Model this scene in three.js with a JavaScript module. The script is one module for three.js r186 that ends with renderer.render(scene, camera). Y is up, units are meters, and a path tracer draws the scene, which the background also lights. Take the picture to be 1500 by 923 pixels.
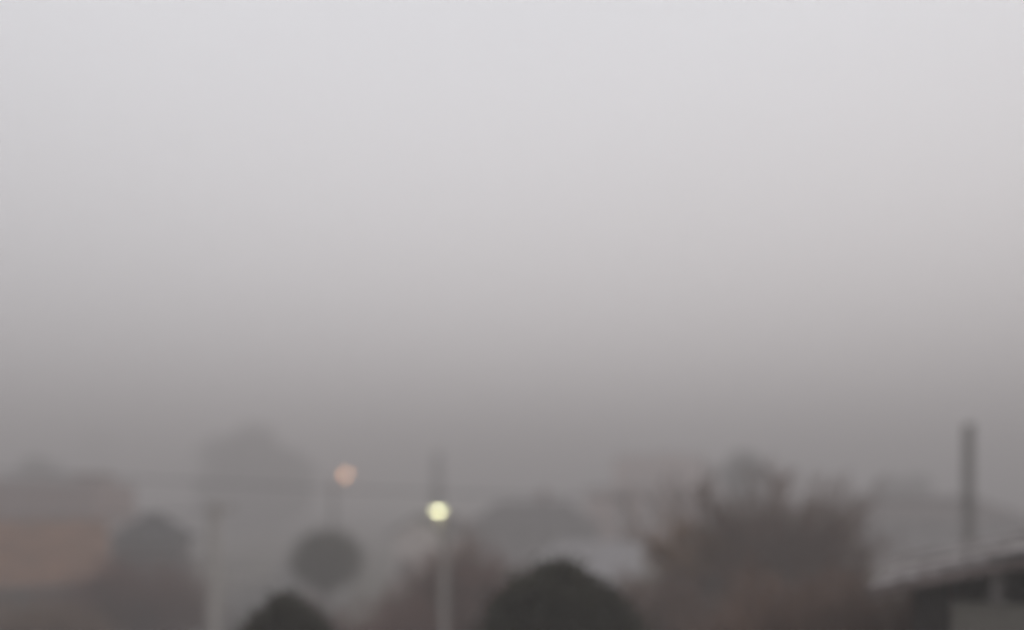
import * as THREE from 'three';
import { mergeGeometries } from 'three/addons/utils/BufferGeometryUtils.js';
import { RoundedBoxGeometry } from 'three/addons/geometries/RoundedBoxGeometry.js';

// ---------------------------------------------------------------- camera, sky, sun, exposure
const scene = new THREE.Scene();
const FOCAL = 1177, HORIZON = 722, EYE = 8;           // lens in photograph pixels, level camera with a rising front
const camera = new THREE.PerspectiveCamera(2 * Math.atan(HORIZON / FOCAL) * 180 / Math.PI, 1500 / (2 * HORIZON), 0.1, 3000);
camera.setViewOffset(1500, 2 * HORIZON, 0, 0, 1500, 923);
camera.position.set(0, EYE, 0);
camera.lookAt(0, EYE, -10);
camera.focus = 3.8;                                   // the phone focused far too near
camera.userData.fStop = camera.getFocalLength() / 1000 / 0.11;
camera.updateProjectionMatrix();

const renderer = new THREE.WebGLRenderer({ antialias: true });
renderer.toneMapping = THREE.LinearToneMapping;
renderer.toneMappingExposure = 1.03;
renderer.shadowMap.enabled = true;

const smooth = (a, b, x) => { const t = Math.min(1, Math.max(0, (x - a) / (b - a))); return t * t * (3 - 2 * t); };
{
  const W = 512, H = 256, data = new Float32Array(W * H * 4);
  for (let j = 0; j < H; j++) for (let i = 0; i < W; i++) {
    const el = ((j + 0.5) / H - 0.5) * Math.PI, az = ((i + 0.5) / W - 0.5) * 2 * Math.PI;   // az: atan2(z, x)
    const up = smooth(0, 1.2, Math.max(el, 0));
    const sunSide = 0.5 + 0.5 * Math.cos(az + 1.0);   // the low sun stands behind the fog to the right of the view
    const low = 1 - smooth(0.0, 0.75, Math.max(el, 0));
    const drift = Math.sin(3.1 * az + 4 * el + 0.6) * Math.cos(2 * az - 7 * el + 1.1) + 0.6 * Math.sin(7 * az + 1.7 + 3 * Math.sin(5 * el)) * Math.cos(9 * el + 0.4);   // slow thick and thin drifts
    const L = (0.96 + 0.06 * up + 0.15 * (sunSide - 0.75)) * (1 + 0.022 * drift);
    const warm = 0.11 * low * (sunSide - 0.5);
    const k = (j * W + i) * 4;
    data[k] = L * (0.985 + warm); data[k + 1] = L * (0.995 - 0.1 * warm); data[k + 2] = L * (1.045 - warm); data[k + 3] = 1;
  }
  const t = new THREE.DataTexture(data, W, H, THREE.RGBAFormat, THREE.FloatType);
  t.mapping = THREE.EquirectangularReflectionMapping; t.magFilter = t.minFilter = THREE.LinearFilter; t.needsUpdate = true;
  scene.background = t; scene.environment = t;
}
const sun = new THREE.DirectionalLight(new THREE.Color(1, 0.94, 0.84), 1.5);
sun.position.set(120, 90, -180); sun.target.position.set(0, 0, -40);
sun.castShadow = true; sun.shadow.radius = 50;
sun.shadow.mapSize.set(2048, 2048);
Object.assign(sun.shadow.camera, { left: -120, right: 120, top: 90, bottom: -90, near: 1, far: 500 });
scene.add(sun, sun.target);

scene.fog = new THREE.FogExp2(new THREE.Color(0.95, 0.901, 0.892), 0.0122);

// ---------------------------------------------------------------- helpers
function rng(seed) { let a = seed >>> 0; return () => { a = (a + 0x6D2B79F5) | 0; let t = Math.imul(a ^ (a >>> 15), 1 | a); t = (t + Math.imul(t ^ (t >>> 7), 61 | t)) ^ t; return ((t ^ (t >>> 14)) >>> 0) / 4294967296; }; }
const V = (x, y, z) => new THREE.Vector3(x, y, z);
const AX = (px, d) => (px - 750) / FOCAL * d;          // metres to the right at depth d
const AY = (py, d) => EYE + (HORIZON - py) / FOCAL * d; // height at depth d
const used = {};
function numbered(name) { const n = used[name] = (used[name] ?? -1) + 1; return n ? `${name}_${String(n).padStart(3, '0')}` : name; }
function thing(name, label, category, [x, y, z] = [0, 0, 0], turn = 0, group) {
  const o = new THREE.Group(); o.name = numbered(name); o.position.set(x, y, z); o.rotation.y = turn;
  o.userData = { label, category }; if (group) o.userData.group = group;
  scene.add(o); return o;
}
function part(name, geo, mat, parent) {
  const m = new THREE.Mesh(geo, mat); m.name = name; m.castShadow = m.receiveShadow = true; parent.add(m); return m;
}
function structure(name, geo, mat) { const m = part(name, geo, mat, scene); m.userData.kind = 'structure'; return m; }

// tileable value noise textures
function noiseTexture(seed, size, base, spread, octaves, streak = 1) {
  const r = rng(seed), grids = octaves.map(([n, a]) => ({ n, m: Math.max(1, Math.round(n / streak)), a, g: Float32Array.from({ length: n * n }, () => r() * 2 - 1) }));
  const d = new Uint8Array(size * size * 4);
  for (let y = 0; y < size; y++) for (let x = 0; x < size; x++) {
    let v = 0;
    for (const { n, m, a, g } of grids) {
      const fx = x / size * n, fy = y / size * m, x0 = Math.floor(fx), y0 = Math.floor(fy), tx = fx - x0, ty = fy - y0;
      const s = (q, w) => g[((w + m) % m) * n + (q + n) % n], ux = tx * tx * (3 - 2 * tx), uy = ty * ty * (3 - 2 * ty);
      v += a * ((s(x0, y0) * (1 - ux) + s(x0 + 1, y0) * ux) * (1 - uy) + (s(x0, y0 + 1) * (1 - ux) + s(x0 + 1, y0 + 1) * ux) * uy);
    }
    const k = (y * size + x) * 4;
    for (let c = 0; c < 3; c++) { const l = Math.max(0, base[c] * (1 + spread[c] * v)); d[k + c] = Math.round(255 * Math.min(1, l <= 0.0031308 ? 12.92 * l : 1.055 * Math.pow(l, 1 / 2.4) - 0.055)); }
    d[k + 3] = 255;
  }
  const t = new THREE.DataTexture(d, size, size); t.colorSpace = THREE.SRGBColorSpace; t.wrapS = t.wrapT = THREE.RepeatWrapping;
  t.magFilter = THREE.LinearFilter; t.minFilter = THREE.LinearMipmapLinearFilter; t.generateMipmaps = true; t.needsUpdate = true; return t;
}
function surface(seed, base, o = {}) {               // a rough material with grain, stains and fine relief; uv are metres / 3
  const v = o.v ?? 0.35;
  const map = noiseTexture(seed, 256, base, [v, v * 1.05, v * 1.1], o.oct ?? [[4, 0.55], [11, 0.45], [37, 0.35], [110, 0.3]], o.streak);
  return new THREE.MeshStandardMaterial({ map, roughness: o.rough ?? 0.9, bumpMap: map, bumpScale: o.bump ?? 0.004, side: THREE.DoubleSide });
}
const plain = (r, g, b, rough = 0.8, extra = {}) => new THREE.MeshStandardMaterial({ color: new THREE.Color().setRGB(r, g, b), roughness: rough, side: THREE.DoubleSide, ...extra });

function metreUV(geo, s = 1 / 3) {
  if (geo.index) geo = geo.toNonIndexed();
  const p = geo.attributes.position, uv = new Float32Array(p.count * 2), a = V(), b = V(), c = V(), n = V();
  for (let i = 0; i < p.count; i += 3) {
    a.fromBufferAttribute(p, i); b.fromBufferAttribute(p, i + 1); c.fromBufferAttribute(p, i + 2);
    n.crossVectors(b.clone().sub(a), c.clone().sub(a)); const x = Math.abs(n.x), y = Math.abs(n.y), z = Math.abs(n.z);
    [a, b, c].forEach((q, k) => { const [u, w] = y >= x && y >= z ? [q.x, q.z] : x >= z ? [q.z, q.y] : [q.x, q.y]; uv[(i + k) * 2] = u * s; uv[(i + k) * 2 + 1] = w * s; });
  }
  geo.setAttribute('uv', new THREE.BufferAttribute(uv, 2)); return geo;
}
const box = (w, h, d, x, y, z) => metreUV(new THREE.BoxGeometry(w, h, d).translate(x, y, z));
const rbox = (w, h, d, x, y, z, r = 0.01) => metreUV(new RoundedBoxGeometry(w, h, d, 1, r).translate(x, y, z));
function prism(points, depth, z0) { const s = new THREE.Shape(points.map(([x, y]) => new THREE.Vector2(x, y))); return metreUV(new THREE.ExtrudeGeometry(s, { depth, bevelEnabled: false }).translate(0, 0, z0)); }
const merged = (...g) => mergeGeometries(g.flat().map((q) => { const k = q.index ? q.toNonIndexed() : q; for (const n of Object.keys(k.attributes)) if (!['position', 'normal', 'uv'].includes(n)) k.deleteAttribute(n); return k; }));

class Builder {                                       // raw triangles: tapered tubes and leaves
  constructor() { this.p = []; this.n = []; this.c = []; this.u = []; this.i = []; }
  tube(pts, rad, sides, color = [1, 1, 1]) {
    const base = this.p.length / 3, t = V(), a = V(), b = V(); let along = 0;
    for (let k = 0; k < pts.length; k++) {
      const q = pts[Math.min(k + 1, pts.length - 1)], o = pts[Math.max(k - 1, 0)];
      t.subVectors(q, o).normalize(); a.set(Math.abs(t.y) > 0.9 ? 1 : 0, Math.abs(t.y) > 0.9 ? 0 : 1, 0).cross(t).normalize(); b.crossVectors(t, a);
      if (k) along += pts[k].distanceTo(pts[k - 1]);
      for (let s = 0; s < sides; s++) {
        const f = s / sides * Math.PI * 2, c = Math.cos(f), d = Math.sin(f), nx = a.x * c + b.x * d, ny = a.y * c + b.y * d, nz = a.z * c + b.z * d;
        this.p.push(pts[k].x + nx * rad[k], pts[k].y + ny * rad[k], pts[k].z + nz * rad[k]); this.n.push(nx, ny, nz); this.c.push(...color); this.u.push(s / sides * 0.4, along / 3);
      }
      if (k) for (let s = 0; s < sides; s++) { const s2 = (s + 1) % sides, e = base + (k - 1) * sides, g = base + k * sides; this.i.push(e + s, e + s2, g + s, e + s2, g + s2, g + s); }
    }
  }
  leaf(c, dir, side, len, wid, color) {
    const base = this.p.length / 3, n = V().crossVectors(side, dir).normalize();
    const q = [c, c.clone().addScaledVector(dir, len * 0.5).addScaledVector(side, wid * 0.5).addScaledVector(n, len * 0.08), c.clone().addScaledVector(dir, len), c.clone().addScaledVector(dir, len * 0.5).addScaledVector(side, -wid * 0.5).addScaledVector(n, len * 0.08)];
    for (const v of q) { this.p.push(v.x, v.y, v.z); this.n.push(n.x, n.y, n.z); this.c.push(...color); this.u.push(0, 0); }
    this.i.push(base, base + 1, base + 2, base, base + 2, base + 3);
  }
  geo() {
    const g = new THREE.BufferGeometry();
    g.setAttribute('position', new THREE.Float32BufferAttribute(this.p, 3)); g.setAttribute('normal', new THREE.Float32BufferAttribute(this.n, 3));
    g.setAttribute('color', new THREE.Float32BufferAttribute(this.c, 3)); g.setAttribute('uv', new THREE.Float32BufferAttribute(this.u, 2)); g.setIndex(this.i); return g;
  }
}

// ---------------------------------------------------------------- materials
const M = {
  bark: surface(11, [0.075, 0.06, 0.05], { v: 0.5, streak: 5, bump: 0.01 }),
  twig: plain(1, 1, 1, 0.95, { vertexColors: true }),
  leaf: plain(1, 1, 1, 0.8, { vertexColors: true }),
  terracotta: surface(21, [0.21, 0.112, 0.068], { v: 0.45 }),
  greyTile: surface(22, [0.075, 0.068, 0.066], { v: 0.5 }),
  brownTile: surface(23, [0.11, 0.08, 0.07], { v: 0.5 }),
  slate: surface(24, [0.05, 0.05, 0.052], { v: 0.4 }),
  brick: surface(25, [0.21, 0.105, 0.08], { v: 0.4, oct: [[5, 0.5], [16, 0.4], [48, 0.5], [120, 0.3]] }),
  plaster: surface(26, [0.21, 0.197, 0.172], { v: 0.22 }),
  pink: surface(27, [0.50, 0.37, 0.33], { v: 0.2 }),
  peach: surface(28, [0.52, 0.33, 0.27], { v: 0.2 }),
  cream: surface(29, [0.78, 0.70, 0.66], { v: 0.2 }),
  brownWall: surface(38, [0.16, 0.115, 0.09], { v: 0.3 }),
  darkWall: surface(39, [0.09, 0.08, 0.08], { v: 0.3 }),
  greyWall: surface(30, [0.22, 0.205, 0.2], { v: 0.25 }),
  concrete: surface(31, [0.40, 0.38, 0.35], { v: 0.28, streak: 3 }),
  oldConcrete: surface(41, [0.19, 0.175, 0.16], { v: 0.3, streak: 4 }),
  palePole: surface(42, [0.36, 0.33, 0.31], { v: 0.3, streak: 4 }),
  polePlain: surface(44, [0.45, 0.42, 0.39], { v: 0.3, streak: 4 }),
  darkPole: surface(32, [0.09, 0.08, 0.07], { v: 0.35, streak: 4 }),
  sheet: surface(33, [0.17, 0.162, 0.172], { v: 0.3, streak: 4, rough: 0.6 }),
  asphalt: surface(34, [0.055, 0.054, 0.052], { v: 0.35 }),
  paving: surface(43, [0.1, 0.095, 0.085], { v: 0.3 }),
  kerb: surface(35, [0.26, 0.25, 0.24], { v: 0.25 }),
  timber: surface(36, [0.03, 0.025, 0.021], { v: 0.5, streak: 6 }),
  barge: surface(37, [0.15, 0.12, 0.112], { v: 0.35, streak: 3 }),
  metal: plain(0.2, 0.2, 0.2, 0.5, { metalness: 0.6 }),
  galvanised: plain(0.36, 0.36, 0.35, 0.55, { metalness: 0.4 }),
  cable: plain(0.02, 0.02, 0.02, 0.7),
  glass: plain(0.03, 0.035, 0.04, 0.12),
  frame: plain(0.42, 0.41, 0.39, 0.6),
  rubber: plain(0.02, 0.02, 0.02, 0.9),
  porcelain: plain(0.25, 0.2, 0.16, 0.3),
};

// ---------------------------------------------------------------- ground, road
{
  const g = new THREE.CircleGeometry(700, 96).rotateX(-Math.PI / 2);
  const m = surface(40, [0.085, 0.078, 0.058], { v: 0.55, oct: [[3, 0.6], [9, 0.5], [31, 0.4], [90, 0.3]], bump: 0.03 });
  metreUV(g); structure('ground', metreUV(g, 1 / 11), m);
  // a side street runs away from the viewer past the ball tree
  const dir = V(-0.16, 0, -1).normalize(), side = V(-dir.z, 0, dir.x), mid = V(-17.5, 0, -62);
  const strip = (off, w, y, len = 130) => {
    const a = mid.clone().addScaledVector(side, off), q = [[-1, -1], [1, -1], [1, 1], [-1, 1]].map(([s, t]) => a.clone().addScaledVector(side, s * w / 2).addScaledVector(dir, t * len / 2).setY(y));
    const b = new THREE.BufferGeometry().setFromPoints([q[0], q[1], q[2], q[0], q[2], q[3]]); b.computeVertexNormals(); return metreUV(b, 1 / 4);
  };
  structure('road', strip(0, 6.5, 0.004), M.asphalt);
  for (const s of [-1, 1]) {
    const kb = new THREE.BoxGeometry(0.18, 0.3, 130); kb.rotateY(Math.atan2(-dir.x, -dir.z)); const c = mid.clone().addScaledVector(side, s * 3.36); kb.translate(c.x, -0.02, c.z);
    structure(s < 0 ? 'kerb_left' : 'kerb_right', metreUV(kb), M.paving);
    const pv = new THREE.BoxGeometry(1.7, 0.3, 130); pv.rotateY(Math.atan2(-dir.x, -dir.z)); const e = mid.clone().addScaledVector(side, s * 4.31); pv.translate(e.x, -0.032, e.z);
    structure(s < 0 ? 'pavement_left' : 'pavement_right', metreUV(pv), M.paving);
  }
}

// ---------------------------------------------------------------- roofs and houses
// a sheet of tiles over four corners (eave left, eave right, ridge right, ridge left): barrels run up the slope, courses step down it
function tiled(el, er, rr, rl, pitch = 0.26, course = 0.36, thick = 0.1) {
  const wide = Math.max(el.distanceTo(er), rl.distanceTo(rr)), high = Math.max(el.distanceTo(rl), er.distanceTo(rr));
  const nu = Math.max(2, Math.round(wide / pitch)) * 6, rows = Math.max(2, Math.round(high / course));
  const n = V().crossVectors(er.clone().sub(el), rl.clone().sub(el)).normalize(); if (n.y < 0) n.negate();
  const at = (u, v, h) => el.clone().multiplyScalar((1 - u) * (1 - v)).addScaledVector(er, u * (1 - v)).addScaledVector(rr, u * v).addScaledVector(rl, (1 - u) * v).addScaledVector(n, h);
  const p = [], idx = [], vs = [];
  for (let r = 0; r < rows; r++) vs.push([r / rows, 0.045], [(r + 1) / rows, 0.01]);
  for (const [v, lift] of vs) for (let i = 0; i <= nu; i++) { const q = at(i / nu, v, lift + 0.035 * Math.abs(Math.sin(i / 6 * Math.PI))); p.push(q.x, q.y, q.z); }
  const w = nu + 1;
  for (let r = 0; r < vs.length - 1; r++) for (let i = 0; i < nu; i++) { const a = r * w + i; idx.push(a, a + 1, a + w, a + 1, a + w + 1, a + w); }
  const g = new THREE.BufferGeometry(); g.setAttribute('position', new THREE.Float32BufferAttribute(p, 3)); g.setIndex(idx);
  // underside and edges
  const t = [at(0, 0, 0), at(1, 0, 0), at(1, 1, 0), at(0, 1, 0)], b = t.map((q) => q.clone().addScaledVector(n, -thick));
  const f = [[b[0], b[1], b[2], b[3]]]; for (let k = 0; k < 4; k++) f.push([t[k].clone().addScaledVector(n, 0.004), t[(k + 1) % 4].clone().addScaledVector(n, 0.004), b[(k + 1) % 4], b[k]]);
  const h = new THREE.BufferGeometry().setFromPoints(f.flatMap(([a, c, d, e]) => [a, c, d, a, d, e]));
  const flat = g.toNonIndexed(); flat.computeVertexNormals(); h.computeVertexNormals();
  return merged(metreUV(flat), metreUV(h));
}
function windowOn(parent, w, h, x, y, z, turn = 0, shutters) {      // a casement: frame > pane, glazing bar, sill
  const put = (g) => g.rotateY(turn).translate(x, y, z);
  const f = part('window', merged([box(w + 0.14, 0.07, 0.07, 0, h / 2 + 0.035, 0.035), box(w + 0.14, 0.07, 0.07, 0, -h / 2 - 0.035, 0.035), box(0.07, h, 0.07, -w / 2 - 0.035, 0, 0.035), box(0.07, h, 0.07, w / 2 + 0.035, 0, 0.035)].map(put)), M.frame, parent);
  for (const s of [-1, 1]) part('pane', put(box(w / 2 - 0.03, h, 0.02, s * (w / 4 + 0.01), 0, 0.013)), M.glass, f);
  part('glazing_bar', put(box(0.045, h, 0.05, 0, 0, 0.03)), M.frame, f);
  part('sill', put(box(w + 0.3, 0.06, 0.16, 0, -h / 2 - 0.103, 0.08)), M.kerb, f);
  return f;
}
// ridge along local x, the eave side towards +z
function house(o) {
  const { w, d, wallH, rise, over = 0.5, wall, roof, hip } = o;
  const t = thing(o.name ?? 'house', o.label, 'house', [o.x, 0, o.z], o.turn ?? 0);
  const hw = w / 2, hd = d / 2, er = wallH - 0.02, drop = over * rise / hd;
  if (hip) part('wall', box(w, wallH, d, 0, wallH / 2, 0), wall, t);
  else part('wall', prism([[-hd, 0], [hd, 0], [hd, wallH], [0, wallH + rise], [-hd, wallH]], w, -hw).rotateY(Math.PI / 2), wall, t);
  const hx = hip ? hw - hd * 0.95 : hw + over * 0.6, ex = hip ? hw + over : hw + over * 0.6, ez = hd + over, ey = er - drop + 0.12, ry = er + rise + 0.12;
  const rf = part('roof', merged(
    tiled(V(-ex, ey, ez), V(ex, ey, ez), V(hx, ry, 0), V(-hx, ry, 0)), tiled(V(ex, ey, -ez), V(-ex, ey, -ez), V(-hx, ry, 0), V(hx, ry, 0)),
    hip ? [tiled(V(ex, ey, ez), V(ex, ey, -ez), V(hx, ry, 0.01), V(hx, ry, -0.01)), tiled(V(-ex, ey, -ez), V(-ex, ey, ez), V(-hx, ry, -0.01), V(-hx, ry, 0.01))] : []), roof, t);
  const rb = new Builder(), seg = []; for (let k = 0; k <= 24; k++) seg.push(V(-hx + 2 * hx * k / 24, ry + 0.02, 0));
  rb.tube(seg, seg.map((_, k) => 0.11 + 0.015 * (k % 2)), 8); part('ridge_cap', rb.geo(), roof, rf);
  for (const s of [-1, 1]) part('gutter', box(2 * ex, 0.11, 0.12, 0, ey - 0.06, s * (ez + 0.06)), M.galvanised, rf);
  if (o.chimney) { const [cx, cz, cw, ch] = o.chimney; const c = part('chimney', merged(box(cw, ch, cw, cx, ry - 0.7 + ch / 2, cz), box(cw + 0.16, 0.14, cw + 0.16, cx, ry - 0.63 + ch, cz)), o.chimneyMat ?? M.brick, t); part('chimney_pot', metreUV(new THREE.CylinderGeometry(0.11, 0.14, 0.4, 12, 1, true).translate(cx, ry - 0.36 + ch, cz)), M.terracotta, c); }
  for (const [x, y, ww = 1, wh = 1.2] of o.front ?? []) windowOn(t, ww, wh, x, y, hd);
  for (const [z, y, ww = 1, wh = 1.2] of o.right ?? []) windowOn(t, ww, wh, hw, y, z, Math.PI / 2);
  for (const [z, y, ww = 1, wh = 1.2] of o.left ?? []) windowOn(t, ww, wh, -hw, y, z, -Math.PI / 2);
  if (o.door) { const [x, s = 1] = o.door, dr = part('door', box(0.95, 2.1, 0.06, x, 1.05, s * (hd + 0.03)), M.timber, t); part('door_handle', rbox(0.14, 0.03, 0.05, x + 0.32, 1.02, s * (hd + 0.085), 0.012), M.galvanised, dr); }
  return t;
}
// flat-roofed block
function block(o) {
  const { w, d, h, wall } = o, t = thing(o.name ?? 'apartment_building', o.label, 'building', [o.x, 0, o.z], o.turn ?? 0);
  part('wall', box(w, h, d, 0, h / 2, 0), wall, t);
  part('parapet', merged(box(w + 0.24, 0.3, 0.24, 0, h + 0.15, d / 2), box(w + 0.24, 0.3, 0.24, 0, h + 0.15, -d / 2), box(0.24, 0.3, d - 0.24, w / 2, h + 0.15, 0), box(0.24, 0.3, d - 0.24, -w / 2, h + 0.15, 0)), M.kerb, t);
  for (const [x, y, ww = 1.1, wh = 1.3] of o.front ?? []) windowOn(t, ww, wh, x, y, d / 2);
  for (const [z, y, ww = 1.1, wh = 1.3] of o.right ?? []) windowOn(t, ww, wh, w / 2, y, z, Math.PI / 2);
  for (const [z, y, ww = 1.1, wh = 1.3] of o.left ?? []) windowOn(t, ww, wh, -w / 2, y, z, -Math.PI / 2);
  for (const [x, z, ww, hh, dd] of o.upper ?? []) part('stair_tower', box(ww, hh, dd, x, h + hh / 2, z), wall, t);
  if (o.door) part('door', box(1.1, 2.2, 0.06, o.door, 1.1, d / 2 + 0.03), M.timber, t);
  return t;
}
const grid = (xs, ys, ...r) => ys.flatMap((y) => xs.map((x) => [x, y, ...r]));

// terracotta roofed house, on the left
house({ label: 'low house with a sloping terracotta tiled roof below the brick building', x: -29.6, z: -39.2, turn: 0.5, w: 17, d: 11.4, wallH: 3.85, rise: 2.45, over: 0.5, wall: M.brownWall, roof: M.terracotta, front: grid([-5, -1.5, 2, 5.5], [2.3]), right: [[0, 2.4]], door: [0.2] });
// brick block behind it
block({ name: 'brick_building', label: 'brown brick building with a flat roof behind the terracotta roof', x: AX(70, 80) - 8, z: -85, turn: 0.06, w: 24, d: 10, h: 8.8, wall: M.brick, upper: [[10.2, 1, 3, 1.2, 3], [2.5, 0, 6, 0.6, 3]], front: grid([-9, -5.5, -2, 1.5, 5, 8.5], [2, 5]), right: grid([-2, 1.5], [2, 5]), door: -1.2 });
// dark slate house beside the terracotta roof
house({ label: 'dark grey house with a hipped slate roof between terracotta roof and concrete pole', x: AX(202, 47), z: -49, turn: 0.12, w: 3.7, d: 2.9, wallH: 5.4, rise: 1.1, over: 0.35, hip: true, wall: M.darkWall, roof: M.slate, front: grid([-0.9, 0.9], [1.6, 3.8], 0.8, 1), right: [[0, 3.3]] });
// small pale house under the lit lamp
house({ label: 'small pale house with a dark gable roof beyond the lit street lamp', x: AX(632, 60), z: -63, turn: 1.2, w: 5.6, d: 4.2, wallH: 4.9, rise: 1.2, over: 0.4, wall: M.cream, roof: M.greyTile, left: [[-1.2, 2.2], [1.2, 2.2]], front: [[1.5, 2.4]], right: [[0, 2.4]] });
// long brown roofed house, centre
house({ label: 'long house with a hipped grey brown roof and a brick chimney', x: AX(782, 80), z: -83, turn: -0.03, w: 13, d: 6, wallH: 4.7, rise: 2.2, over: 0.5, hip: true, wall: M.greyWall, roof: M.greyTile, chimney: [1.1, -0.4, 0.9, 1.7], front: grid([-4.4, -1.5, 1.5, 4.4], [3.2], 0.9, 1.1) });
// buildings beyond the bare tree
block({ label: 'pinkish grey flat roofed building behind the orange leaved branches', x: AX(950, 98), z: -103, turn: 0.08, w: 13, d: 9, h: 8.3, wall: M.pink, front: grid([-3.6, 0, 3.6], [2, 4.7, 7]), right: grid([-2, 2], [2, 4.7]) });
block({ label: 'tall faint peach apartment building lost in the fog', x: AX(968, 150), z: -155, turn: -0.06, w: 15.8, d: 10, h: 14.8, wall: M.peach, upper: [[2, 0, 3.5, 0.9, 4]], front: grid([-4.2, -1.4, 1.4, 4.2], [2, 5, 8, 11]) });
house({ label: 'wide grey house with a hipped tiled roof behind the tall concrete pole', x: AX(1400, 84), z: -88, turn: -0.18, w: 16, d: 9, wallH: 5.2, rise: 2.2, over: 0.5, hip: true, wall: M.greyWall, roof: M.brownTile, front: grid([-4.8, -1.8, 1.6, 4.8], [1.8, 4.4], 1, 1.1) });

// a tower block added far away on the left to raise the fog layer
block({ name: 'added_fog_tower', label: 'added grey tower block that sets the height of the fog layer', x: AX(132, 330), z: -337, turn: 0.1, w: 11, d: 9, h: 33.2, wall: M.greyWall, upper: [[0, 0, 3, 1.6, 3]], front: grid([-2.6, 0, 2.6], [2, 5, 8, 11, 14, 17, 20, 23, 26, 29]) });

// pale sheet roofed shed, centre foreground
{
  const t = thing('shed', 'low shed with a pale ribbed sheet roof beyond the dark rounded tree', 'shed', [AX(872, 55), 0, -58], -0.22);
  const w = 6.6, d = 14, lo = 2.3, hi = 4.0;
  part('wall', prism([[-d / 2, 0], [d / 2, 0], [d / 2, lo], [-d / 2, hi]], w, -w / 2).rotateY(-Math.PI / 2).scale(1, 1, 1), M.greyWall, t);
  const n = 84, p = [], idx = [], hw = w / 2 + 0.25, hd = d / 2 + 0.3, sl = (hi - lo) / d;
  for (let r = 0; r <= 1; r++) for (let i = 0; i <= n; i++) { const z = r ? -hd : hd; p.push(-hw + 2 * hw * i / n, lo + (d / 2 - z) * sl + 0.06 + 0.03 * Math.sin(i * Math.PI / 2), z); }
  for (let i = 0; i < n; i++) idx.push(i, i + 1, n + 1 + i, i + 1, n + 2 + i, n + 1 + i);
  const g = new THREE.BufferGeometry(); g.setAttribute('position', new THREE.Float32BufferAttribute(p, 3)); g.setIndex(idx); g.computeVertexNormals();
  const rf = part('roof', metreUV(g), M.sheet, t);
  for (const s of [-1, 1]) part('edge_trim', metreUV(new THREE.BoxGeometry(0.06, 0.2, 2 * hd * 1.006).rotateX(Math.atan(sl)).translate(s * (hw + 0.03), (lo + hi) / 2 + 0.05, 0)), M.galvanised, rf);
  part('gutter', box(2 * hw, 0.12, 0.12, 0, lo - 0.01, hd + 0.07), M.galvanised, rf);
  for (const x of [-2, 1.8]) windowOn(t, 1.2, 0.8, x, 1.8, d / 2);
  part('door', box(1.0, 2.1, 0.06, 0, 1.05, d / 2 + 0.03), M.timber, t);
}

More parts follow.
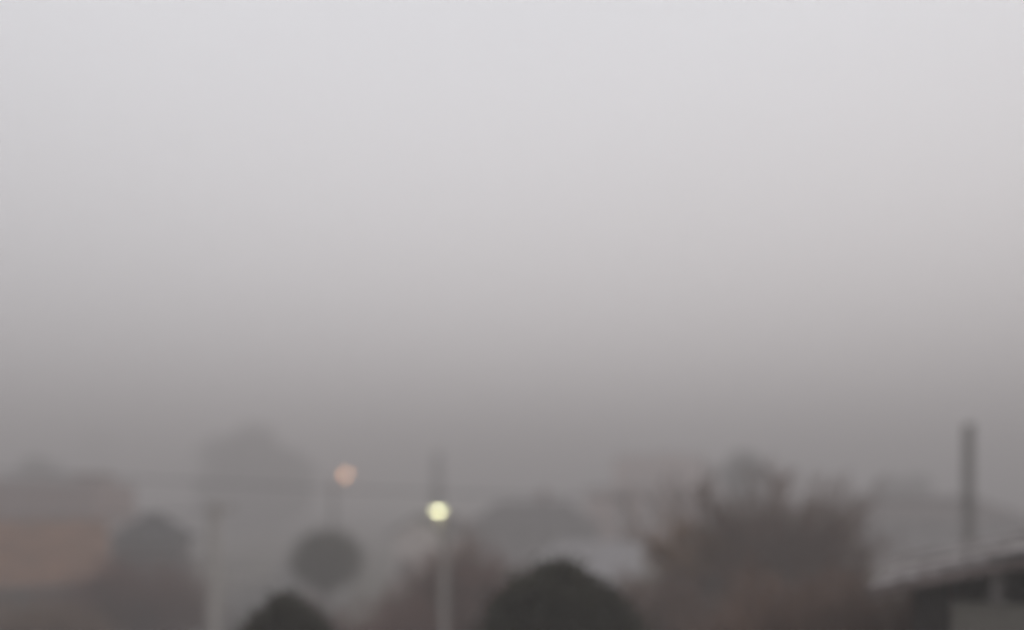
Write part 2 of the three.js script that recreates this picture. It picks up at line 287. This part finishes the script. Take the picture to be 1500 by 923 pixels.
// ---------------------------------------------------------------- the near house on the right, with its tiled gable roof
{
  const t = thing('terrace_house', 'pale house with a weathered tile roof over an open roof terrace', 'house', [4.445, 0, -9.8], -0.494);
  const EAVE = 6.83, SL = 0.266, HALF = 3.0, LEN = 4.2, wx = 0.38, wz = -0.45, floor = 5.6, top = 6.62;
  const ry = EAVE + SL * HALF, W = 2 * HALF;
  // lower storey
  part('wall', box(W - 2 * wx, floor - 0.12, LEN - 1, HALF, (floor - 0.12) / 2, -LEN / 2), M.plaster, t);
  part('terrace_floor', box(W - 2 * wx + 0.1, 0.12, LEN - 0.9, HALF, floor - 0.06, -LEN / 2), M.concrete, t);
  // parapet, back and side walls of the terrace
  part('parapet', box(W - 2 * wx - 0.84, top - floor, 0.16, HALF, (top + floor) / 2, wz - 0.08), M.plaster, t);
  part('coping', rbox(W - 2 * wx - 0.82, 0.06, 0.22, HALF, top + 0.031, wz - 0.08, 0.012), M.plaster, t);
  part('back_wall', prism([[wx, floor], [W - wx, floor], [W - wx, EAVE + SL * wx - 0.1], [HALF, ry - 0.12], [wx, EAVE + SL * wx - 0.1]], 0.16, -LEN + 0.5), M.plaster, t);
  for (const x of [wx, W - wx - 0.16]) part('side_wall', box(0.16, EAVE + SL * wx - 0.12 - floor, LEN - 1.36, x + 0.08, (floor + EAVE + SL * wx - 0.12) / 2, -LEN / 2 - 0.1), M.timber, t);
  // dark boards whose colour stands in for the shaded corners of the terrace
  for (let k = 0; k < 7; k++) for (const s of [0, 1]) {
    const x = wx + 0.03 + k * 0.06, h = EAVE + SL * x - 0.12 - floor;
    part('shade_board', rbox(0.054, h, 0.03, s ? W - x : x, floor + h / 2, wz - 0.1 + 0.006 * (k % 2), 0.006), M.timber, t);
  }
  for (const x of [1.28, HALF, W - 1.28]) { const h = EAVE + SL * Math.min(x, W - x) - 0.1 - top - 0.062; part('post', rbox(0.17, h, 0.17, x, top + 0.062 + h / 2, wz - 0.1, 0.015), M.greyWall, t); }
  // roof: boarding, barge boards, fascia, tiles
  const rf = part('roof', merged([0, 1].map((s) => { const g = prism([[-0.02, EAVE - 0.1], [HALF, ry - 0.1], [HALF, ry], [-0.02, EAVE]], LEN + 0.02, -LEN - 0.01); return s ? metreUV(g.scale(-1, 1, 1).translate(W, 0, 0)) : g; })), M.timber, t);
  for (const z of [0.025, -LEN - 0.055]) for (const s of [0, 1]) { const g = prism([[-0.12, EAVE - 0.11], [HALF, ry - 0.085], [HALF, ry + 0.03], [-0.12, EAVE + 0.0]], 0.03, z); part('barge_board', s ? metreUV(g.scale(-1, 1, 1).translate(W, 0, 0)) : g, M.barge, rf); }
  for (const x of [-0.06, W + 0.06]) part('gutter', box(0.12, 0.1, LEN + 0.02, x, EAVE - 0.09, -LEN / 2), M.barge, rf);
  const r = rng(77), arc = (r0, r1, len) => {           // one barrel tile: wide end down the slope, real thickness
    const n = 6, p = [], idx = [];
    for (const [x, rad, e] of [[0, r0, 0], [len, r1, 0], [len, r1, -0.016], [0, r0, -0.016]]) for (let i = 0; i <= n; i++) { const f = i / n * Math.PI; p.push(x, (rad + e) * Math.sin(f) * 0.8, (rad + e) * Math.cos(f)); }
    for (let ring = 0; ring < 4; ring++) for (let i = 0; i < n; i++) { const a = ring * (n + 1) + i, b = ((ring + 1) % 4) * (n + 1) + i; idx.push(a, a + 1, b, a + 1, b + 1, b); }
    const g = new THREE.BufferGeometry(); g.setAttribute('position', new THREE.Float32BufferAttribute(p, 3)); g.setIndex(idx); const f = g.toNonIndexed(); f.computeVertexNormals(); return metreUV(f);
  };
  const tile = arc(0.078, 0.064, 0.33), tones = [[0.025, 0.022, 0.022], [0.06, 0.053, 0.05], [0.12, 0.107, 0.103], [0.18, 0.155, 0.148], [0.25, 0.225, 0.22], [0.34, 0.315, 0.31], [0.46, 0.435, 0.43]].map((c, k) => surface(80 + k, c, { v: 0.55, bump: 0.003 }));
  const cols = 24, rows = 12, a = Math.atan(SL), rest = [];
  for (let side = 0; side < 2; side++) for (let c = 0; c < cols; c++) for (let q = 0; q < rows; q++) {
    const s = -0.05 + q * 0.258, z = -0.12 - c * (LEN - 0.24) / (cols - 1) + (r() - 0.5) * 0.016, lift = 0.016 + 0.014 * r() + (q ? 0.012 : 0), turn = (r() - 0.5) * 0.09;
    // weathering streaks run down the slope, so tones come in runs of neighbouring columns
    const pick = r(), tone = tones[Math.min(6, Math.floor(((Math.sin(q * 0.35 + c * 0.72 + 2.2) * 0.5 + 0.5) * 0.6 + pick * 0.4) * 7))];
    const m = new THREE.Matrix4().makeTranslation(s * Math.cos(a), EAVE + s * Math.sin(a) + lift, z).multiply(new THREE.Matrix4().makeRotationZ(a - 0.028)).multiply(new THREE.Matrix4().makeRotationY(turn));
    if (!side) { const o = part('tile', tile, tone, rf); o.applyMatrix4(m); } else rest.push(tile.clone().applyMatrix4(m));
  }
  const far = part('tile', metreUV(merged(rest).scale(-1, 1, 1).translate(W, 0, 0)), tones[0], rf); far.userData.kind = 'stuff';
  for (let k = 0; k < 14; k++) { const g = arc(0.11, 0.09, 0.36).rotateY(Math.PI / 2).translate(HALF, ry + 0.03, -0.0 - k * 0.3); part('ridge_tile', g, tones[1 + k % 4], rf); }
}

// ---------------------------------------------------------------- poles, lamps, cables
function utilityPole(name, label, x, z, h, r0, r1, mat, arms, group) {
  const t = thing(name, label, 'utility pole', [x, 0, z], 0, group);
  const b = new Builder(), pts = [], rad = []; for (let k = 0; k <= 10; k++) { pts.push(V(0.01 * Math.sin(k * 2), -0.3 + (h + 0.3) * k / 10, 0)); rad.push(r0 + (r1 - r0) * k / 10); } pts.push(V(0, h + 0.03, 0)); rad.push(0.02);
  b.tube(pts, rad, 14); part('pole', b.geo(), mat, t);
  for (const [y, len, turn] of arms) {
    const bar = part('crossarm', metreUV(new THREE.BoxGeometry(len, 0.1, 0.1).translate(len * 0.45, y, r1 + 0.06).rotateY(turn)), mat, t);
    for (const s of [-0.46, -0.2, 0.2, 0.46]) part('insulator', metreUV(new THREE.LatheGeometry([[0, 0.17], [0.03, 0.17], [0.045, 0.13], [0.03, 0.11], [0.05, 0.07], [0.03, 0.05], [0.02, 0]].map(([a, c]) => new THREE.Vector2(a, c)), 10).translate(len * (0.45 + s * 0.9), y + 0.048, r1 + 0.06).rotateY(turn)), M.porcelain, bar);
  }
  return t;
}
function cable(label, pts, sag, radius) {
  const b = new Builder(), line = [], rad = [];
  for (let k = 0; k < pts.length - 1; k++) for (let i = k ? 1 : 0; i <= 24; i++) { const f = i / 24; line.push(pts[k].clone().lerp(pts[k + 1], f).add(V(0, -sag[k] * 4 * f * (1 - f), 0))); rad.push(radius); }
  b.tube(line, rad, 6);
  const m = part(numbered('overhead_cable'), b.geo(), M.cable, scene); m.userData = { label, category: 'cable', group: 'overhead cables' }; return m;
}
const D1 = 26, tall = utilityPole('utility_pole', 'tall bare concrete utility pole rising behind the weathered tile roof', AX(1419, D1), -D1, AY(622, D1), 0.2, 0.16, M.oldConcrete, []);
part('clamp_band', metreUV(new THREE.CylinderGeometry(0.205, 0.205, 0.14, 14).translate(0, AY(735, D1), 0)), M.metal, tall);
const D2 = 29; utilityPole('utility_pole', 'pale concrete utility pole with a crossarm beside the dark slate house', AX(313, D2), -D2, AY(738, D2), 0.25, 0.2, M.polePlain, [[AY(748, D2), 0.8, 0.15]]);
const offL = utilityPole('utility_pole', 'concrete utility pole beyond the terracotta roof at the end of the cable', -32, -30, 10.6, 0.19, 0.14, M.concrete, []);

cable('long black cable sagging from the tall utility pole across the fog', [V(AX(1419, D1), AY(735, D1), -D1 + 0.2), V(-32, AY(648, 30), -29.85)], [0.55], 0.02);
cable('black cable running from the crossarm of the pale pole above the terracotta roof', [V(AX(313, D2), AY(749, D2), -D2 + 0.2), V(-32, 7.15, -29.82)], [0.15], 0.022);
cable('low black cable dropping past the pale pole towards the ball shaped tree', [V(-32, 6.6, -29.8), V(AX(313, D2), AY(821, D2), -D2 + 0.19), V(AX(480, 43), AY(838, 43), -42.6)], [0.12, 0.1], 0.02);

function streetLamp(label, x, z, h, turn, arm, rise, glow, strength, cd, bodyMat, bowl) {
  const t = thing('street_lamp', label, 'street lamp', [x, 0, z], turn);
  const b = new Builder(), pts = [], rad = []; for (let k = 0; k <= 8; k++) { pts.push(V(0, -0.2 + (h - rise + 0.2) * k / 8, 0)); rad.push(bowl.pole - 0.035 * k / 8); }
  b.tube(pts, rad, 12); part('pole', b.geo(), bodyMat, t);
  const c = new Builder(), ap = [], ar = []; for (let k = 0; k <= 10; k++) { const f = k / 10; ap.push(V(arm * f, h - rise + rise * Math.sin(f * Math.PI / 2), 0)); ar.push(0.04); }
  c.tube(ap, ar, 10); part('arm', c.geo(), bodyMat, t);
  const hx = arm + 0.12, w = bowl.w, hgt = bowl.h;
  const prof = [[0, 0.13], [w * 0.35, 0.115], [w * 0.52, 0.05], [w * 0.54, 0], [0, 0]].map(([a, y]) => new THREE.Vector2(a, y));
  part('lamp_head', metreUV(new THREE.LatheGeometry(prof, 20).scale(1, 1, 0.7).translate(hx, h - 0.02, 0)), M.galvanised, t);
  const bp = []; for (let k = 0; k <= 8; k++) { const f = k / 8 * Math.PI / 2; bp.push(new THREE.Vector2(w * 0.5 * Math.sin(f) + 1e-4, -hgt * Math.cos(f))); }
  part('lamp_bowl', new THREE.LatheGeometry(bp, 20).scale(1, 1, 0.7).translate(hx, h - 0.024, 0), new THREE.MeshStandardMaterial({ color: 0xffffff, emissive: glow, emissiveIntensity: strength, roughness: 0.4 }), t);
  const l = new THREE.PointLight(glow, cd); l.position.set(hx, h - 0.03 - hgt - 0.12, 0); l.castShadow = true; l.shadow.radius = 6; l.name = 'lamp_light'; t.add(l);
  return t;
}
streetLamp('lit street lamp with a pale yellow bowl on a pale pole', AX(650, 22), -22, AY(745, 22), Math.PI - 0.5, 0.04, 0.1, new THREE.Color(0.97, 0.95, 0.56), 4, 3, M.palePole, { pole: 0.14, w: 0.4, h: 0.1 });
streetLamp('distant orange street lamp on a raised arm in the fog', AX(488, 92), -92, AY(693, 92), 0, 1.3, 0.8, new THREE.Color(1, 0.50, 0.26), 13, 6, M.darkPole, { pole: 0.34, w: 0.6, h: 0.28 });

// ---------------------------------------------------------------- trees
function vary(r, c, a) { const k = 1 + (r() - 0.5) * a; return [c[0] * k * (1 + (r() - 0.5) * a * 0.4), c[1] * k, c[2] * k * (1 + (r() - 0.5) * a * 0.4)]; }
function randomDir(r) { const z = r() * 2 - 1, f = r() * Math.PI * 2, s = Math.sqrt(1 - z * z); return V(s * Math.cos(f), z, s * Math.sin(f)); }
// clumps: [x, y, z, rx, ry, rz] in metres above the tree's foot
function leafyTree(o) {
  const r = rng(o.seed), t = thing(o.name, o.label, 'tree', [o.x, 0, o.z], 0, o.group);
  const wood = new Builder(), topY = o.trunkTop, c0 = V(0, topY, 0);
  wood.tube([V(0, -0.2, 0), V(0.05, topY * 0.35, 0.03), V(-0.04, topY * 0.7, 0), c0], [o.trunk * 1.35, o.trunk, o.trunk * 0.85, o.trunk * 0.6], 9);
  part('trunk', wood.geo(), M.bark, t);
  const crown = new Builder(), limbs = new Builder(); let total = 0;
  const vol = o.clumps.map((c) => { const v = Math.pow(c[3] * c[4] * c[5], 0.72); total += v; return v; });
  o.clumps.forEach((c, k) => {
    const centre = V(c[0], c[1], c[2]), st = V(0, topY * (0.55 + 0.4 * r()), 0), mid = st.clone().lerp(centre, 0.5).add(V((r() - 0.5) * 0.3, c[4] * 0.1, (r() - 0.5) * 0.3));
    limbs.tube([st, mid, centre], [o.trunk * 0.4, o.trunk * 0.25, o.trunk * 0.08], 5);
    const n = Math.round(o.leaves * vol[k] / total), tint = vary(r, o.color, 0.35);
    for (let i = 0; i < n; i++) {
      const d = randomDir(r), q = Math.pow(r(), o.pack ?? 0.45) * (0.9 + 0.12 * r()) + (r() < (o.fuzz ?? 0.14) ? (o.reach ?? 0.3) * r() * r() : 0), p = V(d.x * c[3], d.y * c[4], d.z * c[5]).multiplyScalar(q).add(centre);
      const dir = randomDir(r).addScaledVector(d, 0.8).normalize(), side = V().crossVectors(dir, randomDir(r)).normalize(), s = o.leaf * (0.6 + 0.8 * r());
      crown.leaf(p, dir, side, s, s * (o.leafWide ?? 0.55), vary(r, tint, 0.4));
    }
  });
  part('limbs', limbs.geo(), M.bark, t).name = 'limb';
  part('crown', crown.geo(), M.leaf, t);
  return t;
}
function roundClumps(r, n, cx, cy, cz, rx, ry, rz, size) {       // clumps spread through an ellipsoid, with uneven outline
  return Array.from({ length: n }, () => { const d = randomDir(r), q = Math.pow(r(), 0.5) * 0.78, s = size * (0.7 + 0.6 * r()); return [cx + d.x * rx * q, cy + d.y * ry * q, cz + d.z * rz * q, s, s * 0.85, s]; });
}
const R = rng(5), nearer = (list, k = 11 / 15) => list.map(([x, y, z, a, b, c]) => [x * k, EYE - (EYE - y) * k, z * k, a * k, b * k, c * k]);
const GREEN = [0.055, 0.053, 0.033], DARK = [0.05, 0.046, 0.028], GREY = [0.07, 0.072, 0.055];
// far broad tree in the fog
leafyTree({ name: 'broad_tree', label: 'huge faint round tree looming in the fog behind the orange lamp', seed: 101, x: AX(362, 165), z: -170, trunk: 0.6, trunkTop: 14, color: GREY, leaf: 0.65, pack: 0.6, leaves: 60000, clumps: [[0, 19.4, 0, 5, 3.6, 4.6], ...roundClumps(R, 90, 0, 10, 0, 14.5, 13.5, 9, 3.4)] });
leafyTree({ name: 'broad_tree', label: 'faint bushy tree rising above the brick building', seed: 102, x: AX(18, 128), z: -134, trunk: 0.3, trunkTop: 9.5, color: GREEN, leaf: 0.4, leaves: 12000, clumps: roundClumps(R, 26, 0, 9.4, 0, 8, 5.4, 5, 2) });
// ball shaped tree
leafyTree({ fuzz: 0.4, reach: 0.4, name: 'ball_tree', label: 'clipped ball shaped tree standing by the side street', seed: 103, x: AX(479, 43), z: -43, trunk: 0.16, trunkTop: 3.6, color: GREEN, leaf: 0.13, leaves: 26000, pack: 0.33, clumps: [[0, AY(820, 43), 0, 1.85, 1.6, 1.85], ...roundClumps(R, 10, 0, AY(820, 43), 0, 1.75, 1.5, 1.75, 0.6)] });
// near dark conifer, bottom left of centre
leafyTree({ fuzz: 0.45, reach: 0.9, name: 'dark_conifer', label: 'small dark pointed evergreen in front of the ball shaped tree', seed: 104, x: AX(421, 11), z: -11, trunk: 0.13, trunkTop: 6.2, color: DARK, leaf: 0.085, leafWide: 0.3, leaves: 34000, pack: 0.5, clumps: nearer([[-0.08, 5.86, 0, 0.36, 0.26, 0.34], [0.06, 5.7, 0, 0.42, 0.3, 0.4], [-0.32, 5.56, 0.05, 0.38, 0.27, 0.36], [0.4, 5.5, 0, 0.36, 0.26, 0.36], [-0.5, 5.3, 0, 0.42, 0.32, 0.45], [0.52, 5.22, 0, 0.42, 0.32, 0.45], [0, 5.2, 0.2, 0.6, 0.45, 0.5], [0, 4.6, 0, 1.05, 0.6, 0.95], [0.1, 3.7, 0, 1.15, 0.7, 1.1], [0, 2.8, 0, 1.2, 0.8, 1.2]]) });
// near dark rounded tree, centre
leafyTree({ fuzz: 0.45, reach: 0.9, name: 'dark_tree', label: 'large dark rounded evergreen tree in front of the pale shed roof', seed: 105, x: AX(822, 11), z: -11, trunk: 0.16, trunkTop: 6.0, color: DARK, leaf: 0.09, leaves: 52000, pack: 0.55, clumps: nearer([[0.06, 6.42, 0, 0.4, 0.32, 0.38], [-0.12, 6.25, 0, 0.55, 0.4, 0.5], [0.36, 6.12, 0.1, 0.42, 0.3, 0.5], [-0.62, 6.16, 0, 0.36, 0.3, 0.5], [0.7, 5.85, 0, 0.45, 0.4, 0.5], [-0.9, 5.85, 0.1, 0.4, 0.3, 0.45], [0, 5.6, 0.2, 1.0, 0.6, 0.9], [-0.7, 5.35, 0, 0.75, 0.5, 0.8], [0.85, 5.35, 0, 0.65, 0.5, 0.8], [0, 4.8, 0, 1.45, 0.7, 1.2], [0, 4.0, 0, 1.6, 0.8, 1.4], [0, 3.2, 0, 1.4, 0.8, 1.3]]) });
// slim cypress behind the lamp, far conifer behind the bare tree, trees at the right
leafyTree({ name: 'cypress_tree', label: 'slim faint cypress standing beyond the lit street lamp', seed: 106, x: AX(639, 112), z: -114, trunk: 0.18, trunkTop: 9, color: DARK, leaf: 0.3, leafWide: 0.35, leaves: 9000, clumps: Array.from({ length: 12 }, (_, k) => [(R() - 0.5) * 0.2, 1.8 + k * 1.02, (R() - 0.5) * 0.2, 1.15 - 0.06 * k, 1, 1.15 - 0.06 * k]) });
leafyTree({ name: 'conifer_tree', label: 'grey rounded conifer top showing above the large bare tree', seed: 107, x: AX(1103, 82), z: -85, trunk: 0.25, trunkTop: 10.4, color: GREEN, leaf: 0.22, leafWide: 0.45, leaves: 34000, clumps: [...Array.from({ length: 14 }, (_, k) => [(R() - 0.5) * 0.7, 2.2 + k * 0.62, (R() - 0.5) * 0.5, 3.1 - 0.11 * k, 0.8, 2.7 - 0.1 * k]), [0, 11.0, 0, 2.0, 1.5, 1.7], [1.2, 9.9, 0, 1.9, 1.2, 1.5], [-1.3, 9.8, 0, 1.8, 1.2, 1.5]] });
leafyTree({ name: 'broad_tree', label: 'faint rounded tree behind the wide grey house', seed: 108, x: AX(1345, 118), z: -124, trunk: 0.3, trunkTop: 8, color: GREY, leaf: 0.42, leaves: 12000, clumps: roundClumps(R, 20, 0, 7.8, 0, 5.6, 3.4, 5, 1.9) });
leafyTree({ name: 'broad_tree', label: 'faint low tree to the left of the wide grey house', seed: 109, x: AX(1285, 100), z: -104, trunk: 0.22, trunkTop: 6, color: GREY, leaf: 0.35, leaves: 8000, clumps: roundClumps(R, 14, 0, 5.4, 0, 4, 2.5, 3.6, 1.6) });

// leafless trees: trunk, then limbs that each carry their own branches and twigs
function bareTree(o) {
  const r = rng(o.seed), t = thing(o.name, o.label, 'tree', [o.x, 0, o.z], 0, o.group);
  const wood = new Builder(); wood.tube([V(0, -0.2, 0), V(0.06, o.fork * 0.5, 0.04), V(0, o.fork, 0)], [o.trunk * 1.3, o.trunk, o.trunk * 0.85], 10);
  part('trunk', wood.geo(), M.bark, t);
  const leaves = new Builder(); let nLeaves = 0;
  const grow = (b, p, dir, len, rad, level) => {
    const n = level >= o.levels - 1 ? 2 : 3, pts = [p.clone()], rads = [rad], d = dir.clone(), end = p.clone();
    for (let k = 1; k <= n; k++) { d.addScaledVector(randomDir(r), o.wander).add(V(0, o.up * (level > 0 ? 1 : 0.4), 0)).normalize(); end.addScaledVector(d, len / n); pts.push(end.clone()); rads.push(Math.max(o.fine, rad * (1 - 0.45 * k / n))); }
    b.tube(pts, rads, level < 2 ? 6 : 3, vary(r, o.color, 0.3));
    if (o.leafAt && level >= o.levels - 2) for (let k = 0; k < o.leafAt.per; k++) { const q = pts[Math.floor(r() * pts.length)], w = V(q.x + o.x, q.y, q.z + o.z); if (o.leafAt.where(w, r)) { const dd = randomDir(r); leaves.leaf(q, dd, V().crossVectors(dd, randomDir(r)).normalize(), 0.11, 0.07, vary(r, o.leafAt.color, 0.5)); nLeaves++; } }
    if (level >= o.levels) return;
    const kids = o.kids[level];
    for (let k = 0; k < kids; k++) {
      const f = 0.35 + 0.65 * (k + r()) / kids, i = Math.min(n - 1, Math.floor(f * n)), q = pts[i].clone().lerp(pts[i + 1], Math.min(1, f * n - i));
      const side = V().crossVectors(d, randomDir(r)).normalize(), ang = o.spread * (0.6 + 0.7 * r());
      grow(b, q, d.clone().multiplyScalar(Math.cos(ang)).addScaledVector(side, Math.sin(ang)).normalize(), len * ((o.ratio ?? 0.5) + 0.28 * r()), Math.max(o.fine, rad * 0.52), level + 1);
    }
  };
  for (const [dx, dy, dz, len] of o.limbs) { const b = new Builder(); grow(b, V(0, o.fork * (0.8 + 0.2 * r()), 0), V(dx, dy, dz).normalize(), len, o.trunk * 0.5, 0); part('limb', b.geo(), M.twig, t); }
  if (nLeaves) part('dead_leaves', leaves.geo(), M.leaf, t);
  return t;
}
const BROWN = [0.19, 0.12, 0.09], ROSE = [0.18, 0.095, 0.08];
bareTree({ name: 'bare_tree', label: 'big leafless tree with upright twigs and a patch of orange brown leaves', seed: 201, x: AX(1118, 24), z: -24, trunk: 0.24, fork: 2.6, levels: 5, kids: [11, 5, 4, 3, 2], ratio: 0.33, wander: 0.12, up: 0.06, spread: 0.5, fine: 0.005, color: BROWN,
  limbs: [[-3.3, 4.7, 0.3], [-2.6, 5.3, -0.5], [-1.7, 5.5, 0.8], [-0.9, 5.5, -0.8], [-0.2, 5.7, 0.4], [0.6, 5.6, -0.6], [1.3, 5.5, 0.7], [2.0, 5.5, -0.4], [2.7, 5.4, 0.6], [3.2, 4.8, -0.3], [3.4, 3.3, 0.4], [-3.5, 3.1, -0.4], [-3.0, 2.6, 1.2], [3.1, 2.5, 1.2], [-1.4, 3.8, 2], [1.2, 3.8, 2], [0.2, 3.6, -2], [-2, 3.9, -1.8], [2, 3.9, -1.8]].map(([x, y, z]) => [x, y, z, Math.hypot(x, y, z) * 0.65]),
  leafAt: { per: 2, color: [0.27, 0.15, 0.065], where: (w, q) => q() < 0.6 && ((w.x - 4.7) / 1.6) ** 2 + ((w.y - 6.4) / 0.85) ** 2 + ((w.z + 24) / 2) ** 2 < 0.5 + q() * 0.9 } });

// reddish brown leafless trees in the middle
const bushy = { levels: 4, kids: [8, 6, 5, 4], wander: 0.2, up: 0.03, spread: 0.6, fine: 0.008, name: 'bare_tree', trunk: 0.14 };
const fan = (n, len, flat, k = 0) => Array.from({ length: n }, (_, i) => { const f = i * 2.4 + k; return [Math.cos(f) * flat, 0.6 + 0.5 * ((i * 7 + k) % 5) / 4, Math.sin(f) * flat, len * (0.85 + 0.3 * ((i * 5) % 4) / 3)]; });
bareTree({ ...bushy, label: 'reddish brown leafless tree to the left of the lit street lamp pole', seed: 202, x: AX(628, 25), z: -25, fork: 2.0, color: ROSE, limbs: fan(16, 1.6, 0.8) });
bareTree({ ...bushy, label: 'reddish brown leafless tree between the lamp pole and the dark rounded tree', seed: 203, x: AX(692, 26), z: -26.5, fork: 2.9, color: ROSE, limbs: fan(14, 1.6, 0.6, 1) });
bareTree({ ...bushy, label: 'low brown leafless bush spreading beneath the ball shaped tree', seed: 204, x: AX(545, 23), z: -23, fork: 1.9, color: ROSE, limbs: fan(14, 1.4, 0.85, 2) });
bareTree({ ...bushy, label: 'low brown leafless tree between dark rounded tree and big bare tree', seed: 205, x: AX(930, 20), z: -20, fork: 3.2, color: BROWN, limbs: fan(16, 1.35, 0.85, 3) });
bareTree({ ...bushy, label: 'dark leafless bush at the foot of the big bare tree', seed: 206, x: AX(1060, 19), z: -19, fork: 2.3, color: BROWN, limbs: fan(13, 1.6, 0.9, 4) });
bareTree({ ...bushy, label: 'dark leafless bush against the corner of the tile roofed house', seed: 207, x: AX(1262, 13), z: -13.2, fork: 4.2, color: BROWN, limbs: fan(13, 1.5, 0.75, 5) });
bareTree({ ...bushy, label: 'brown leafless bush under the eave of the terracotta roof', seed: 208, x: AX(60, 27), z: -27, fork: 1.2, color: [0.18, 0.11, 0.07], limbs: fan(13, 1.7, 0.9, 6) });
bareTree({ ...bushy, label: 'thin leafless bush in front of the dark slate house', seed: 209, x: AX(200, 33), z: -33, fork: 1.5, color: ROSE, limbs: fan(12, 1.9, 0.8, 7) });

// ---------------------------------------------------------------- a parked car on the side street
{
  const t = thing('parked_car', 'small pale beige car parked beside the side street', 'car', [AX(368, 70), 0, -71], 1.25);
  const paint = new THREE.MeshPhysicalMaterial({ color: new THREE.Color().setRGB(0.42, 0.4, 0.36), roughness: 0.35, clearcoat: 0.7 });
  const shape = (pts) => { const s = new THREE.Shape(); s.moveTo(...pts[0]); s.splineThru(pts.slice(1).map(([x, y]) => new THREE.Vector2(x, y))); s.closePath(); return s; };
  const body = shape([[-2, 0.32], [-2.05, 0.6], [-1.95, 0.85], [-1.2, 0.93], [1, 0.93], [1.75, 0.84], [2.03, 0.62], [2.02, 0.34], [0, 0.27]]);
  const bg = new THREE.ExtrudeGeometry(body, { depth: 1.44, bevelEnabled: true, bevelSize: 0.07, bevelThickness: 0.1, bevelSegments: 3 }).translate(0, 0, -0.72); part('body', bg, paint, t);
  const cab = new THREE.Shape([[-1.75, 0.9], [-1.3, 1.4], [0.05, 1.44], [0.95, 0.9]].map(([x, y]) => new THREE.Vector2(x, y)));
  const cg = new THREE.ExtrudeGeometry(cab, { depth: 1.2, bevelEnabled: true, bevelSize: 0.04, bevelThickness: 0.08, bevelSegments: 2 }).translate(0, 0, -0.6); const c = part('cabin', cg, paint, t);
  for (const s of [-1, 1]) { const side = new THREE.Shape([[-1.45, 0.98], [-1.15, 1.34], [-0.42, 1.37], [-0.42, 0.98]].map(([x, y]) => new THREE.Vector2(x, y))), front = new THREE.Shape([[-0.34, 0.98], [-0.34, 1.37], [0.0, 1.37], [0.7, 0.98]].map(([x, y]) => new THREE.Vector2(x, y)));
    for (const g of [side, front]) part('side_window', new THREE.ExtrudeGeometry(g, { depth: 0.012, bevelEnabled: false }).translate(0, 0, s > 0 ? 0.683 : -0.695), M.glass, c);
    part('headlight', new THREE.SphereGeometry(0.12, 12, 8).scale(0.5, 0.7, 1.2).translate(2.02, 0.66, s * 0.56), M.frame, t); part('tail_light', box(0.05, 0.2, 0.2, -2.11, 0.7, s * 0.6), plain(0.3, 0.02, 0.02, 0.3), t); }
  for (const [x0, y0, x1, y1] of [[0.13, 1.395, 0.9, 0.96], [-1.39, 1.37, -1.72, 0.98]]) { const a = Math.atan2(y1 - y0, x1 - x0), l = Math.hypot(x1 - x0, y1 - y0); const nx = -Math.sin(a) * (x1 > x0 ? 1 : -1), ny = Math.cos(a) * (x1 > x0 ? 1 : -1); part(x1 > x0 ? 'windscreen' : 'rear_window', new THREE.BoxGeometry(l, 0.02, 1.08).rotateZ(a).translate((x0 + x1) / 2 + nx * 0.045, (y0 + y1) / 2 + ny * 0.045, 0), M.glass, c); }
  for (const x of [-1.25, 1.25]) for (const s of [-1, 1]) { const w = part('wheel', new THREE.TorusGeometry(0.23, 0.085, 10, 20).translate(x, 0.315, s * 0.76), M.rubber, t); part('rim', new THREE.CylinderGeometry(0.17, 0.17, 0.1, 16).rotateX(Math.PI / 2).translate(x, 0.315, s * 0.77), M.galvanised, w); }
}
renderer.render(scene, camera);
